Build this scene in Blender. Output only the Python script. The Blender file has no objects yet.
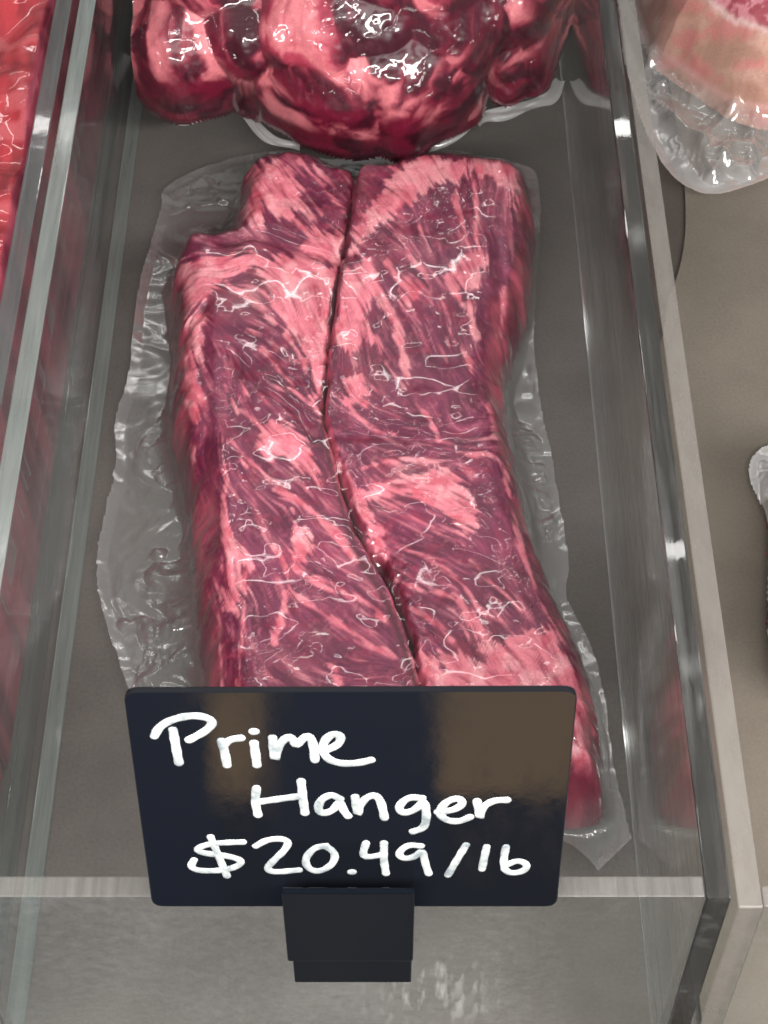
import bpy, math, random
import numpy as np
from mathutils import Vector

sc = bpy.context.scene
# ------------------------------------------------------------------ camera, world, lamps, exposure
PITCH = math.radians(51.35); F = 1829.0; CAMZ = 0.498
cam_d = bpy.data.cameras.new("camera"); cam = bpy.data.objects.new("camera", cam_d)
sc.collection.objects.link(cam); sc.camera = cam
cam.location = (0, 0, CAMZ); cam.rotation_euler = (math.pi/2 - PITCH, 0, 0)
cam_d.sensor_width = 36; cam_d.lens = F/1024*36
cam_d.clip_start = 0.02; cam_d.clip_end = 20
cam_d.dof.use_dof = True; cam_d.dof.focus_distance = 0.52; cam_d.dof.aperture_fstop = 80.0

world = bpy.data.worlds.new("World"); sc.world = world; world.use_nodes = True
def build_world():
    nt = world.node_tree; N = nt.nodes; L = nt.links
    N.clear()
    out = N.new('ShaderNodeOutputWorld'); bg = N.new('ShaderNodeBackground')
    tc = N.new('ShaderNodeTexCoord'); sep = N.new('ShaderNodeSeparateXYZ')
    L.new(tc.outputs['Generated'], sep.inputs[0])
    def step(sock, lo, soft=0.006):
        m = N.new('ShaderNodeMapRange'); m.inputs['From Min'].default_value = lo-soft; m.inputs['From Max'].default_value = lo+soft
        L.new(sock, m.inputs['Value']); return m.outputs[0]
    def op(o, a, b=None):
        m = N.new('ShaderNodeMath'); m.operation = o
        for i, s in enumerate((a, b)):
            if s is None: continue
            if isinstance(s, (int, float)): m.inputs[i].default_value = s
            else: L.new(s, m.inputs[i])
        return m.outputs[0]
    def rgbmix(f, a, b):
        m = N.new('ShaderNodeMix'); m.data_type = 'RGBA'; L.new(f, m.inputs[0])
        for i, s in ((6, a), (7, b)):
            if isinstance(s, tuple): m.inputs[i].default_value = s+(1,)
            else: L.new(s, m.inputs[i])
        return m.outputs[2]
    x, y, z = sep.outputs
    # the aisle in front of the case (below the horizon, towards the viewer)
    az = op('DIVIDE', x, op('MAXIMUM', op('MULTIPLY', y, -1), 0.05))     # x per unit towards the viewer
    el = op('DIVIDE', z, op('MAXIMUM', op('MULTIPLY', y, -1), 0.05))
    front = step(op('MULTIPLY', y, -1), 0.2)
    person = op('MULTIPLY', step(az, -0.082), op('SUBTRACT', 1, step(az, 0.038)))
    brown = op('MULTIPLY', op('SUBTRACT', 1, person), step(az, -0.119))
    upper = step(el, -0.814)       # floor boards beyond the dark foot of the case
    wood = rgbmix(upper, (0.012, 0.012, 0.014), (0.95, 0.60, 0.27))
    navy = (0.012, 0.024, 0.06)
    aisle = rgbmix(brown, navy, wood)
    tn = N.new('ShaderNodeTexNoise'); tn.inputs['Scale'].default_value = 5.0; tn.inputs['Detail'].default_value = 3; L.new(tc.outputs['Generated'], tn.inputs['Vector'])
    pale = rgbmix(step(az, 0.03, 0.05), (0.14, 0.16, 0.20), (0.21, 0.17, 0.135))
    pale = rgbmix(step(tn.outputs[0], 0.56, 0.10), pale, (0.55, 0.53, 0.50))
    aisle = rgbmix(op('SUBTRACT', 1, step(el, -1.35, 0.2)), aisle, pale)       # clothes and floor right below the case
    low = op('MULTIPLY', front, op('SUBTRACT', 1, step(z, -0.35, 0.12)))
    # the hall around: pale ceiling, darker shelving at eye level
    ceil = rgbmix(step(z, 0.35, 0.25), (0.10, 0.10, 0.105), (0.30, 0.295, 0.285))
    col = rgbmix(low, ceil, aisle)
    L.new(col, bg.inputs[0]); bg.inputs[1].default_value = 1.0
    L.new(bg.outputs[0], out.inputs[0])
build_world()

def tube(name, y, z, length, width, power, col, x=0.0, aim=(0, 0.4, 0.0)):
    d = bpy.data.lights.new(name, 'AREA'); d.shape = 'RECTANGLE'; d.size = length; d.size_y = width
    d.energy = power; d.color = col
    o = bpy.data.objects.new(name, d); sc.collection.objects.link(o); o.location = (x, y, z)
    v = Vector(aim) - Vector((x, y, z)); o.rotation_euler = v.to_track_quat('-Z', 'Y').to_euler()
    return o
tube("led_tube", 0.665, 0.580, 1.10, 0.011, 0.50, (1.0, 0.98, 0.95), aim=(0, 0.60, 0))
tube("led_tube", 1.090, 0.610, 1.10, 0.012, 0.62, (1.0, 0.98, 0.95), aim=(0, 0.45, 0))
tube("added_front_lamp", -0.015, 0.48, 1.3, 0.07, 11.0, (1.0, 0.975, 0.935), x=0.12, aim=(0.05, 0.22, 0))  # unseen lamp by the camera, added to light the front of the floor

sc.view_settings.view_transform = 'Standard'; sc.view_settings.look = 'None'
sc.view_settings.exposure = 0.30; sc.view_settings.gamma = 1
sc.render.engine = 'CYCLES'
cy = sc.cycles
cy.use_denoising = True
cy.max_bounces = 14; cy.transmission_bounces = 14; cy.transparent_max_bounces = 24; cy.glossy_bounces = 6; cy.diffuse_bounces = 3
cy.caustics_refractive = True; cy.caustics_reflective = False; cy.blur_glossy = 0.3
cy.sample_clamp_indirect = 4.0; cy.sample_clamp_direct = 0

# ------------------------------------------------------------------ helpers
CP, SP = math.cos(PITCH), math.sin(PITCH)
def P(u, v, z):
    a = (u-384)/F; b = -(v-512)/F
    dy = CP + b*SP; dz = -SP + b*CP
    t = (z-CAMZ)/dz
    return np.array((a*t, dy*t, z))
def Pp(u, v, p0, n):                       # ray of a traced point with a plane
    a = (u-384)/F; b = -(v-512)/F
    d = np.array((a, CP+b*SP, -SP+b*CP)); o = np.array((0, 0, CAMZ))
    t = np.dot(np.array(p0)-o, n)/np.dot(d, n)
    return o+d*t
def uv(x, y, z):
    zz = z-CAMZ
    dep = y*CP - zz*SP; up = y*SP + zz*CP
    return 384+F*x/dep, 512-F*up/dep

def new_obj(name, verts, faces, mat, parent=None, smooth=True, attrs=None, colattr=None):
    me = bpy.data.meshes.new(name)
    verts = np.asarray(verts, dtype=np.float32); faces = np.asarray(faces, dtype=np.int32)
    if faces.ndim == 2:
        k = faces.shape[1]
        me.vertices.add(len(verts)); me.vertices.foreach_set('co', verts.ravel())
        me.loops.add(faces.size); me.loops.foreach_set('vertex_index', faces.ravel())
        me.polygons.add(len(faces)); me.polygons.foreach_set('loop_start', np.arange(0, faces.size, k, dtype=np.int32))
        me.polygons.foreach_set('loop_total', np.full(len(faces), k, dtype=np.int32))
        me.update(calc_edges=True); me.validate()
    if smooth: me.polygons.foreach_set('use_smooth', np.ones(len(me.polygons), dtype=bool))
    if colattr is not None:
        a = me.color_attributes.new('pigment', 'FLOAT_COLOR', 'POINT')
        c = np.ones((len(verts), 4), dtype=np.float32); c[:, :3] = colattr
        a.data.foreach_set('color', c.ravel())
    for k_, val in (attrs or {}).items():
        a = me.attributes.new(k_, 'FLOAT', 'POINT'); a.data.foreach_set('value', np.asarray(val, dtype=np.float32))
    me.materials.append(mat)
    o = bpy.data.objects.new(name, me); sc.collection.objects.link(o)
    if parent is not None: o.parent = parent
    return o

def thing(name, label, cat, loc=(0, 0, 0), group=None):
    o = bpy.data.objects.new(name, None); sc.collection.objects.link(o)
    o.empty_display_size = 0.02
    o['label'] = label; o['category'] = cat
    if group: o['group'] = group
    return o

class MB:
    def __init__(s): s.v = []; s.f = []
    def add(s, v, f):
        k = len(s.v); s.v += [tuple(p) for p in v]; s.f += [tuple(i+k for i in q) for q in f]
    def box(s, x0, x1, y0, y1, z0, z1):
        v = [(x, y, z) for x in (x0, x1) for y in (y0, y1) for z in (z0, z1)]
        s.add(v, [(0, 1, 3, 2), (4, 6, 7, 5), (0, 4, 5, 1), (2, 3, 7, 6), (0, 2, 6, 4), (1, 5, 7, 3)])
    def build(s, name, mat, parent=None, bevel=0, smooth=False, seg=2):
        me = bpy.data.meshes.new(name); me.from_pydata(s.v, [], s.f); me.update()
        me.materials.append(mat)
        o = bpy.data.objects.new(name, me); sc.collection.objects.link(o)
        if smooth: me.polygons.foreach_set('use_smooth', np.ones(len(me.polygons), dtype=bool))
        if bevel:
            m = o.modifiers.new('bevel', 'BEVEL'); m.width = bevel; m.segments = seg; m.limit_method = 'ANGLE'
        if parent is not None: o.parent = parent
        return o

# ---- numpy noise, distances, rasters
def hash2(ix, iy, seed):
    h = (ix.astype(np.int64)*374761393 + iy.astype(np.int64)*668265263 + seed*974634777) & 0xffffffff
    h = ((h ^ (h >> 13))*1274126177) & 0xffffffff
    return ((h ^ (h >> 16)) & 0xffff)/65535.0
def vnoise(x, y, seed=0):
    ix = np.floor(x); iy = np.floor(y); fx = x-ix; fy = y-iy
    fx = fx*fx*fx*(fx*(fx*6-15)+10); fy = fy*fy*fy*(fy*(fy*6-15)+10)
    a = hash2(ix, iy, seed); b = hash2(ix+1, iy, seed); c = hash2(ix, iy+1, seed); d = hash2(ix+1, iy+1, seed)
    return (a*(1-fx)+b*fx)*(1-fy)+(c*(1-fx)+d*fx)*fy
def fbm(x, y, octv=4, seed=0, gain=0.5):
    s = 0; a = 1; t = 0
    for k in range(octv):
        s = s+a*vnoise(x*2**k+17.3*k, y*2**k-9.1*k, seed+k); t += a; a *= gain
    return s/t
def seg_dist(px, py, poly, closed=False, width=None):
    """distance to a polyline; with width (one per vertex) also the width at the nearest place"""
    pts = np.asarray(poly, float); n = len(pts); best = np.full(px.shape, 1e9); wb = np.zeros(px.shape)
    for i in range(n if closed else n-1):
        a = pts[i]; b = pts[(i+1) % n]; d = b-a; L2 = max(d@d, 1e-18)
        t = np.clip(((px-a[0])*d[0]+(py-a[1])*d[1])/L2, 0, 1)
        q = np.hypot(px-a[0]-t*d[0], py-a[1]-t*d[1])
        m = q < best; best = np.where(m, q, best)
        if width is not None:
            w = width[i]*(1-t)+width[(i+1) % n]*t; wb = np.where(m, w, wb)
    return (best, wb) if width is not None else best
def inside(px, py, poly):
    pts = np.asarray(poly, float); n = len(pts); r = np.zeros(px.shape, bool)
    for i in range(n):
        x0, y0 = pts[i]; x1, y1 = pts[(i+1) % n]
        if y0 == y1: continue
        c = ((y0 > py) != (y1 > py)) & (px < (x1-x0)*(py-y0)/(y1-y0)+x0)
        r ^= c
    return r
def sdist(px, py, poly):                   # positive inside
    d = seg_dist(px, py, poly, True)
    return np.where(inside(px, py, poly), d, -d)
def smooth_poly(pts, it=2, closed=True):
    p = np.asarray(pts, float)
    for _ in range(it):
        if closed:
            q = np.roll(p, -1, 0); p = np.stack((.75*p+.25*q, .25*p+.75*q), 1).reshape(-1, p.shape[1])
        else:
            q = np.stack((.75*p[:-1]+.25*p[1:], .25*p[:-1]+.75*p[1:]), 1).reshape(-1, p.shape[1])
            p = np.vstack((p[:1], q, p[-1:]))
    return p
def blur(a, s):
    r = max(1, int(3*s)); k = np.exp(-np.arange(-r, r+1)**2/(2*s*s)); k /= k.sum()
    p = np.pad(a, ((r, r), (0, 0)), mode='edge'); a = sum(k[i]*p[i:i+a.shape[0]] for i in range(2*r+1))
    p = np.pad(a, ((0, 0), (r, r)), mode='edge'); return sum(k[i]*p[:, i:i+a.shape[1]] for i in range(2*r+1))
def smoothstep(e0, e1, x):
    t = np.clip((x-e0)/(e1-e0), 0, 1); return t*t*(3-2*t)
def sample(img, fx, fy):
    h, w = img.shape[:2]
    fx = np.clip(fx, 0, w-1.001); fy = np.clip(fy, 0, h-1.001)
    x0 = fx.astype(int); y0 = fy.astype(int); tx = fx-x0; ty = fy-y0
    if img.ndim == 3: tx = tx[..., None]; ty = ty[..., None]
    return (img[y0, x0]*(1-tx)+img[y0, x0+1]*tx)*(1-ty)+(img[y0+1, x0]*(1-tx)+img[y0+1, x0+1]*tx)*ty
def lic(noise, dx, dy, steps, h=1.0):
    hgt, w = noise.shape; yy, xx = np.mgrid[0:hgt, 0:w].astype(float)
    acc = noise.copy(); tot = 1.0
    for sgn in (1, -1):
        px, py = xx.copy(), yy.copy(); sx = dx*sgn; sy = dy*sgn
        for k in range(steps):
            px += sx*h; py += sy*h
            ix = np.clip(px, 0, w-1).astype(int); iy = np.clip(py, 0, hgt-1).astype(int)
            wgt = 0.5+0.5*math.cos(math.pi*k/steps)
            acc += wgt*noise[iy, ix]; tot += wgt
            nx = dx[iy, ix]; ny = dy[iy, ix]; s = np.sign(nx*sx+ny*sy); s[s == 0] = 1
            sx, sy = nx*s, ny*s
    acc /= tot
    acc -= acc.mean(); return acc/acc.std()
def dir_field(uu, vv, ctrl):
    c2 = np.zeros(uu.shape); s2 = np.zeros(uu.shape)
    for (u, v, dx, dy) in ctrl:
        a = 2*math.atan2(dy, dx); w = 1/((uu-u)**2+(vv-v)**2+150)**1.5
        c2 += w*math.cos(a); s2 += w*math.sin(a)
    a = 0.5*np.arctan2(s2, c2)
    a += (fbm(uu/26, vv/26, 2, 41)-.5)*.9
    return np.cos(a), np.sin(a)
def grid_faces(mask):
    h, w = mask.shape; idx = -np.ones(mask.shape, dtype=np.int64)
    q = mask[:-1, :-1] & mask[1:, :-1] & mask[:-1, 1:] & mask[1:, 1:]
    used = np.zeros(mask.shape, bool)
    used[:-1, :-1] |= q; used[1:, :-1] |= q; used[:-1, 1:] |= q; used[1:, 1:] |= q
    idx[used] = np.arange(used.sum())
    f = np.stack((idx[:-1, :-1][q], idx[:-1, 1:][q], idx[1:, 1:][q], idx[1:, :-1][q]), 1)
    return used, f

# ------------------------------------------------------------------ materials
def mat(name):
    m = bpy.data.materials.new(name); m.use_nodes = True
    nt = m.node_tree; b = nt.nodes['Principled BSDF']; return m, nt, b
def setp(b, **k):
    for n, v in k.items():
        n = n.replace('_', ' ')
        if n in b.inputs:
            b.inputs[n].default_value = v if not (isinstance(v, tuple) and len(v) == 3) else v+(1,)
def noise_node(nt, scale, detail=4, rough=.55, coord='Object', vec_scale=None):
    tc = nt.nodes.new('ShaderNodeTexCoord'); n = nt.nodes.new('ShaderNodeTexNoise')
    n.inputs['Scale'].default_value = scale; n.inputs['Detail'].default_value = detail; n.inputs['Roughness'].default_value = rough
    if vec_scale:
        mp = nt.nodes.new('ShaderNodeMapping'); mp.inputs['Scale'].default_value = vec_scale
        nt.links.new(tc.outputs[coord], mp.inputs[0]); nt.links.new(mp.outputs[0], n.inputs['Vector'])
    else: nt.links.new(tc.outputs[coord], n.inputs['Vector'])
    return n
def ramp(nt, src, stops):
    r = nt.nodes.new('ShaderNodeValToRGB'); e = r.color_ramp.elements
    while len(e) < len(stops): e.new(.5)
    for el, (p, c) in zip(e, stops): el.position = p; el.color = c+(1,)
    nt.links.new(src, r.inputs[0]); return r.outputs[0]
def bump(nt, b, src, strength, dist):
    n = nt.nodes.new('ShaderNodeBump'); n.inputs['Strength'].default_value = strength; n.inputs['Distance'].default_value = dist
    nt.links.new(src, n.inputs['Height']); nt.links.new(n.outputs[0], b.inputs['Normal']); return n

def paper_mat(name, c0, c1):
    m, nt, b = mat(name)
    n1 = noise_node(nt, 900, 3, .6); n2 = noise_node(nt, 14, 5, .6)
    mx = nt.nodes.new('ShaderNodeMix'); mx.data_type = 'FLOAT'; mx.inputs[0].default_value = .68
    nt.links.new(n1.outputs[0], mx.inputs[2]); nt.links.new(n2.outputs[0], mx.inputs[3])
    nt.links.new(ramp(nt, mx.outputs[0], [(.32, c0), (.68, c1)]), b.inputs['Base Color'])
    setp(b, Roughness=.75, Specular_IOR_Level=.3)
    n3 = noise_node(nt, 1400, 4, .7); bump(nt, b, n3.outputs[0], .12, .0006)
    return m
M_SHELF = paper_mat('grey_butcher_paper', (.068, .062, .058), (.124, .113, .104))
M_LINER = paper_mat('tan_butcher_paper', (.100, .085, .070), (.168, .143, .117))
M_SHADE = paper_mat('painted_shade', (.05, .04, .034), (.075, .062, .052))  # dark tone standing in for shade beside the pale pack

def acrylic_mat(name, refl=None):
    """a clear sheet: light passes straight through, the outer face mirrors by Fresnel; wiping scratches and smears scatter a little"""
    m = bpy.data.materials.new(name); m.use_nodes = True; nt = m.node_tree; N = nt.nodes; L = nt.links; N.clear()
    out = N.new('ShaderNodeOutputMaterial'); tr = N.new('ShaderNodeBsdfTransparent'); gl = N.new('ShaderNodeBsdfGlossy'); df = N.new('ShaderNodeBsdfDiffuse')
    tr.inputs[0].default_value = (.965, .975, .972, 1); df.inputs[0].default_value = (.55, .56, .56, 1)
    n1 = noise_node(nt, 1.0, 5, .6, vec_scale=(300, 10, 300)); n2 = noise_node(nt, 26, 4, .6, vec_scale=(1, .3, 1))
    bp = N.new('ShaderNodeBump'); bp.inputs['Strength'].default_value = .07; bp.inputs['Distance'].default_value = .002; L.new(n2.outputs[0], bp.inputs['Height'])
    n4 = noise_node(nt, 1.0, 3, .6, vec_scale=(420, 5, 420))
    bp2 = N.new('ShaderNodeBump'); bp2.inputs['Strength'].default_value = .06; bp2.inputs['Distance'].default_value = .001; L.new(n4.outputs[0], bp2.inputs['Height']); L.new(bp.outputs[0], bp2.inputs['Normal'])
    L.new(bp2.outputs[0], gl.inputs['Normal']); gl.inputs['Roughness'].default_value = .045
    fr = N.new('ShaderNodeFresnel'); fr.inputs['IOR'].default_value = 1.30
    ge = N.new('ShaderNodeNewGeometry')
    inv = N.new('ShaderNodeMath'); inv.operation = 'SUBTRACT'; inv.inputs[0].default_value = 1; L.new(ge.outputs['Backfacing'], inv.inputs[1])
    fm = N.new('ShaderNodeMath'); fm.operation = 'MULTIPLY'; L.new(fr.outputs[0], fm.inputs[0]); L.new(inv.outputs[0], fm.inputs[1])
    mul = N.new('ShaderNodeMath'); mul.operation = 'MULTIPLY'; L.new(n1.outputs[0], mul.inputs[0]); L.new(n2.outputs[0], mul.inputs[1])
    sc_ = N.new('ShaderNodeMapRange'); sc_.inputs[1].default_value = .20; sc_.inputs[2].default_value = .42; sc_.inputs[3].default_value = .01; sc_.inputs[4].default_value = .08
    L.new(mul.outputs[0], sc_.inputs[0])
    dust_refl = sc_.outputs[0]
    if refl is not None:       # a reflection painted in as slanting pale streaks
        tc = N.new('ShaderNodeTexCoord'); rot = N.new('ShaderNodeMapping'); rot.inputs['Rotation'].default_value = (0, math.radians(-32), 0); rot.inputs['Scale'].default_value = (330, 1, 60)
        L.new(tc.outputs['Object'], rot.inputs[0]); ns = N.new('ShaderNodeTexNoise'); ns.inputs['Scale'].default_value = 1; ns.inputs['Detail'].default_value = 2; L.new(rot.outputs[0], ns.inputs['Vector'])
        ds = N.new('ShaderNodeVectorMath'); ds.operation = 'DISTANCE'; ds.inputs[1].default_value = refl[0]; L.new(tc.outputs['Object'], ds.inputs[0])
        fo = N.new('ShaderNodeMapRange'); fo.inputs[1].default_value = refl[1]; fo.inputs[2].default_value = refl[1]*.25; L.new(ds.outputs['Value'], fo.inputs[0])
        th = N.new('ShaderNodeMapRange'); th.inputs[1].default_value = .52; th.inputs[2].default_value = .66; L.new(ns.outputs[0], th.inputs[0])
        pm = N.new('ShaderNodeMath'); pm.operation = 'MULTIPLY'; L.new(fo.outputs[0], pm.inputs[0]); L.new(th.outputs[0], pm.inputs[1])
        ad = N.new('ShaderNodeMath'); ad.operation = 'MULTIPLY_ADD'; ad.inputs[1].default_value = .42; L.new(pm.outputs[0], ad.inputs[0]); L.new(dust_refl, ad.inputs[2]); dust_refl = ad.outputs[0]
    a = N.new('ShaderNodeMixShader'); L.new(dust_refl, a.inputs[0]); L.new(tr.outputs[0], a.inputs[1]); L.new(df.outputs[0], a.inputs[2])
    b = N.new('ShaderNodeMixShader'); L.new(fm.outputs[0], b.inputs[0]); L.new(a.outputs[0], b.inputs[1]); L.new(gl.outputs[0], b.inputs[2])
    L.new(b.outputs[0], out.inputs[0]); return m
M_ACR = acrylic_mat('clear_acrylic')
def solid_acrylic(name):
    m, nt, b = mat(name); setp(b, Base_Color=(.95, .972, .968), Roughness=.02, IOR=1.47, Transmission_Weight=1.0)
    n1 = noise_node(nt, 1.0, 5, .6, vec_scale=(300, 8, 300)); n2 = noise_node(nt, 26, 4, .6, vec_scale=(1, .3, 1))
    mul = nt.nodes.new('ShaderNodeMath'); mul.operation = 'MULTIPLY'; nt.links.new(n1.outputs[0], mul.inputs[0]); nt.links.new(n2.outputs[0], mul.inputs[1])
    mr = nt.nodes.new('ShaderNodeMapRange'); mr.inputs[1].default_value = .20; mr.inputs[2].default_value = .45; mr.inputs[3].default_value = .015; mr.inputs[4].default_value = .06
    nt.links.new(mul.outputs[0], mr.inputs[0]); nt.links.new(mr.outputs[0], b.inputs['Roughness'])
    bp = bump(nt, b, n1.outputs[0], .03, .001)
    df = nt.nodes.new('ShaderNodeBsdfDiffuse'); df.inputs[0].default_value = (.6, .6, .6, 1)
    m2 = nt.nodes.new('ShaderNodeMapRange'); m2.inputs[1].default_value = .24; m2.inputs[2].default_value = .46; m2.inputs[3].default_value = .0; m2.inputs[4].default_value = .14
    nt.links.new(mul.outputs[0], m2.inputs[0])
    mx = nt.nodes.new('ShaderNodeMixShader'); nt.links.new(m2.outputs[0], mx.inputs[0]); nt.links.new(b.outputs[0], mx.inputs[1]); nt.links.new(df.outputs[0], mx.inputs[2])
    nt.links.new(mx.outputs[0], nt.nodes['Material Output'].inputs[0]); return m
M_SOLID = solid_acrylic('solid_acrylic')
def edge_mat(name, body, alpha, rough, tint, spec=.6, streak=(500, 25, 120), var=.15):
    """the cut edge of an acrylic sheet"""
    m, nt, b = mat(name); setp(b, Base_Color=body, Roughness=rough, Specular_IOR_Level=spec)
    n = noise_node(nt, 1.0, 5, .6, vec_scale=streak); n2 = noise_node(nt, 40, 3, .6)
    tr = nt.nodes.new('ShaderNodeBsdfTransparent'); tr.inputs[0].default_value = tint+(1,)
    mx = nt.nodes.new('ShaderNodeMixShader'); mr = nt.nodes.new('ShaderNodeMapRange'); mr.inputs[1].default_value = .3; mr.inputs[2].default_value = .7
    mr.inputs[3].default_value = max(0, alpha-var); mr.inputs[4].default_value = min(1, alpha+var)
    nt.links.new(n.outputs[0], mr.inputs[0]); nt.links.new(mr.outputs[0], mx.inputs[0]); nt.links.new(tr.outputs[0], mx.inputs[1]); nt.links.new(b.outputs[0], mx.inputs[2])
    nt.links.new(mx.outputs[0], nt.nodes['Material Output'].inputs[0])
    bump(nt, b, n2.outputs[0], .05, .002); return m
M_EDGE = edge_mat('polished_acrylic_edge', (.11, .125, .125), .60, .05, (.62, .68, .68))
M_FROST = edge_mat('sawn_acrylic_edge', (.19, .175, .162), .60, .35, (.9, .9, .88), .45, (160, 45, 160), .10)
M_STREAK = edge_mat('streaked_acrylic_edge', (.24, .27, .26), .60, .10, (.6, .68, .66))
M_PALE = edge_mat('flame_polished_edge', (.22, .21, .20), .40, .25, (.9, .92, .91), .5)

def meat_mat(name, rough=.35, sss=.0):
    m, nt, b = mat(name)
    at = nt.nodes.new('ShaderNodeAttribute'); at.attribute_name = 'pigment'
    n1 = noise_node(nt, 1500, 3, .6)
    hs = nt.nodes.new('ShaderNodeMix'); hs.data_type = 'RGBA'; hs.blend_type = 'MULTIPLY'; hs.inputs[0].default_value = 1
    nt.links.new(at.outputs[0], hs.inputs[6])
    nt.links.new(ramp(nt, n1.outputs[0], [(.3, (.82, .78, .80)), (.7, (1.12, 1.1, 1.1))]), hs.inputs[7])
    nt.links.new(hs.outputs[2], b.inputs['Base Color'])
    setp(b, Roughness=rough, Specular_IOR_Level=.35)
    if sss:
        setp(b, Subsurface_Weight=sss, Subsurface_Radius=(.003, .001, .001), Subsurface_Scale=.6)
    bump(nt, b, n1.outputs[0], .12, .0005)
    return m
M_MEAT = meat_mat('raw_meat')

def film_mat(name, milk=(.62, .62, .62), wr=(90, .03)):
    """thin clear vacuum film: see-through, glossy by Fresnel, milky where the attribute says"""
    m = bpy.data.materials.new(name); m.use_nodes = True; nt = m.node_tree; N = nt.nodes; L = nt.links
    N.clear()
    out = N.new('ShaderNodeOutputMaterial'); tr = N.new('ShaderNodeBsdfTransparent'); gl = N.new('ShaderNodeBsdfGlossy'); df = N.new('ShaderNodeBsdfDiffuse'); tl = N.new('ShaderNodeBsdfTranslucent')
    gl.inputs['Roughness'].default_value = .06; gl.inputs['Color'].default_value = (1, 1, 1, 1)
    df.inputs['Color'].default_value = milk+(1,); tl.inputs['Color'].default_value = milk+(1,)
    n1 = noise_node(nt, wr[0], 3, .5); bp = N.new('ShaderNodeBump'); bp.inputs['Strength'].default_value = wr[1]; bp.inputs['Distance'].default_value = .001
    L.new(n1.outputs[0], bp.inputs['Height'])
    n5 = noise_node(nt, 1500, 1, .4); ae = N.new('ShaderNodeAttribute'); ae.attribute_name = 'emboss'; b5 = N.new('ShaderNodeBump'); b5.inputs['Distance'].default_value = .0005; bp0 = bp
    L.new(ae.outputs['Fac'], b5.inputs['Strength']); L.new(n5.outputs[0], b5.inputs['Height']); L.new(bp.outputs[0], b5.inputs['Normal']); bp = b5
    for s in (gl, df): L.new(bp.outputs[0], s.inputs['Normal'])
    ar = N.new('ShaderNodeAttribute'); ar.attribute_name = 'ply'; rr = N.new('ShaderNodeMapRange'); rr.inputs[3].default_value = .07; rr.inputs[4].default_value = .15
    L.new(ar.outputs['Fac'], rr.inputs[0]); L.new(rr.outputs[0], gl.inputs['Roughness'])
    fr = N.new('ShaderNodeFresnel'); ge = N.new('ShaderNodeNewGeometry'); io = N.new('ShaderNodeMapRange'); io.inputs[3].default_value = 1.5; io.inputs[4].default_value = 1/1.5
    L.new(ge.outputs['Backfacing'], io.inputs[0]); L.new(io.outputs[0], fr.inputs['IOR'])      # a thin sheet: the same from both sides
    L.new(bp.outputs[0], fr.inputs['Normal'])
    f2 = N.new('ShaderNodeMath'); f2.operation = 'MULTIPLY_ADD'; f2.inputs[2].default_value = .01; f2.use_clamp = True
    ap = N.new('ShaderNodeAttribute'); ap.attribute_name = 'ply'; pm = N.new('ShaderNodeMath'); pm.operation = 'MULTIPLY_ADD'; pm.inputs[1].default_value = 1.7; pm.inputs[2].default_value = 1.0
    L.new(ap.outputs['Fac'], pm.inputs[0]); L.new(pm.outputs[0], f2.inputs[1])                  # two plies of film mirror more than one
    L.new(fr.outputs[0], f2.inputs[0])
    n7 = noise_node(nt, 70, 3, .55); b7 = N.new('ShaderNodeBump'); b7.inputs['Distance'].default_value = .004; b7s = N.new('ShaderNodeMath'); b7s.operation = 'MULTIPLY'; b7s.inputs[1].default_value = .06
    L.new(ap.outputs['Fac'], b7s.inputs[0]); L.new(b7s.outputs[0], b7.inputs['Strength']); L.new(n7.outputs[0], b7.inputs['Height']); L.new(b7.outputs[0], bp0.inputs['Normal'])
    at = N.new('ShaderNodeAttribute'); at.attribute_name = 'milk'
    dm = N.new('ShaderNodeMixShader'); dm.inputs[0].default_value = .45; L.new(df.outputs[0], dm.inputs[1]); L.new(tl.outputs[0], dm.inputs[2])
    m1 = N.new('ShaderNodeMixShader'); L.new(at.outputs['Fac'], m1.inputs[0]); L.new(tr.outputs[0], m1.inputs[1]); L.new(dm.outputs[0], m1.inputs[2])
    m2 = N.new('ShaderNodeMixShader'); L.new(f2.outputs[0], m2.inputs[0]); L.new(m1.outputs[0], m2.inputs[1]); L.new(gl.outputs[0], m2.inputs[2])
    L.new(m2.outputs[0], out.inputs[0])
    return m
M_FILM = film_mat('vacuum_film')
M_FILMW = film_mat('heavy_vacuum_film', (.8, .78, .78))

m, nt, b = mat('black_sign_board'); M_BOARD = m
setp(b, Base_Color=(.006, .007, .010), Roughness=.045, IOR=1.5, Specular_IOR_Level=.62)
n = noise_node(nt, 120, 4, .6); bump(nt, b, n.outputs[0], .02, .0005)
n = noise_node(nt, 45, 5, .65, vec_scale=(1, 1, .5)); mr = nt.nodes.new('ShaderNodeMapRange'); mr.inputs[1].default_value = .45; mr.inputs[2].default_value = .75; mr.inputs[3].default_value = .035; mr.inputs[4].default_value = .16
nt.links.new(n.outputs[0], mr.inputs[0]); nt.links.new(mr.outputs[0], b.inputs['Roughness'])
m, nt, b = mat('white_paint_marker'); M_INK = m
n = noise_node(nt, 190, 5, .65)
nt.links.new(ramp(nt, n.outputs[0], [(.34, (.20, .23, .25)), (.50, (.44, .47, .47)), (.70, (.62, .63, .63))]), b.inputs['Base Color'])
setp(b, Roughness=.4)
m, nt, b = mat('smoky_holder_plastic'); M_HOLD = m
setp(b, Base_Color=(.004, .005, .008), Roughness=.06, Specular_IOR_Level=.03)

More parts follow.
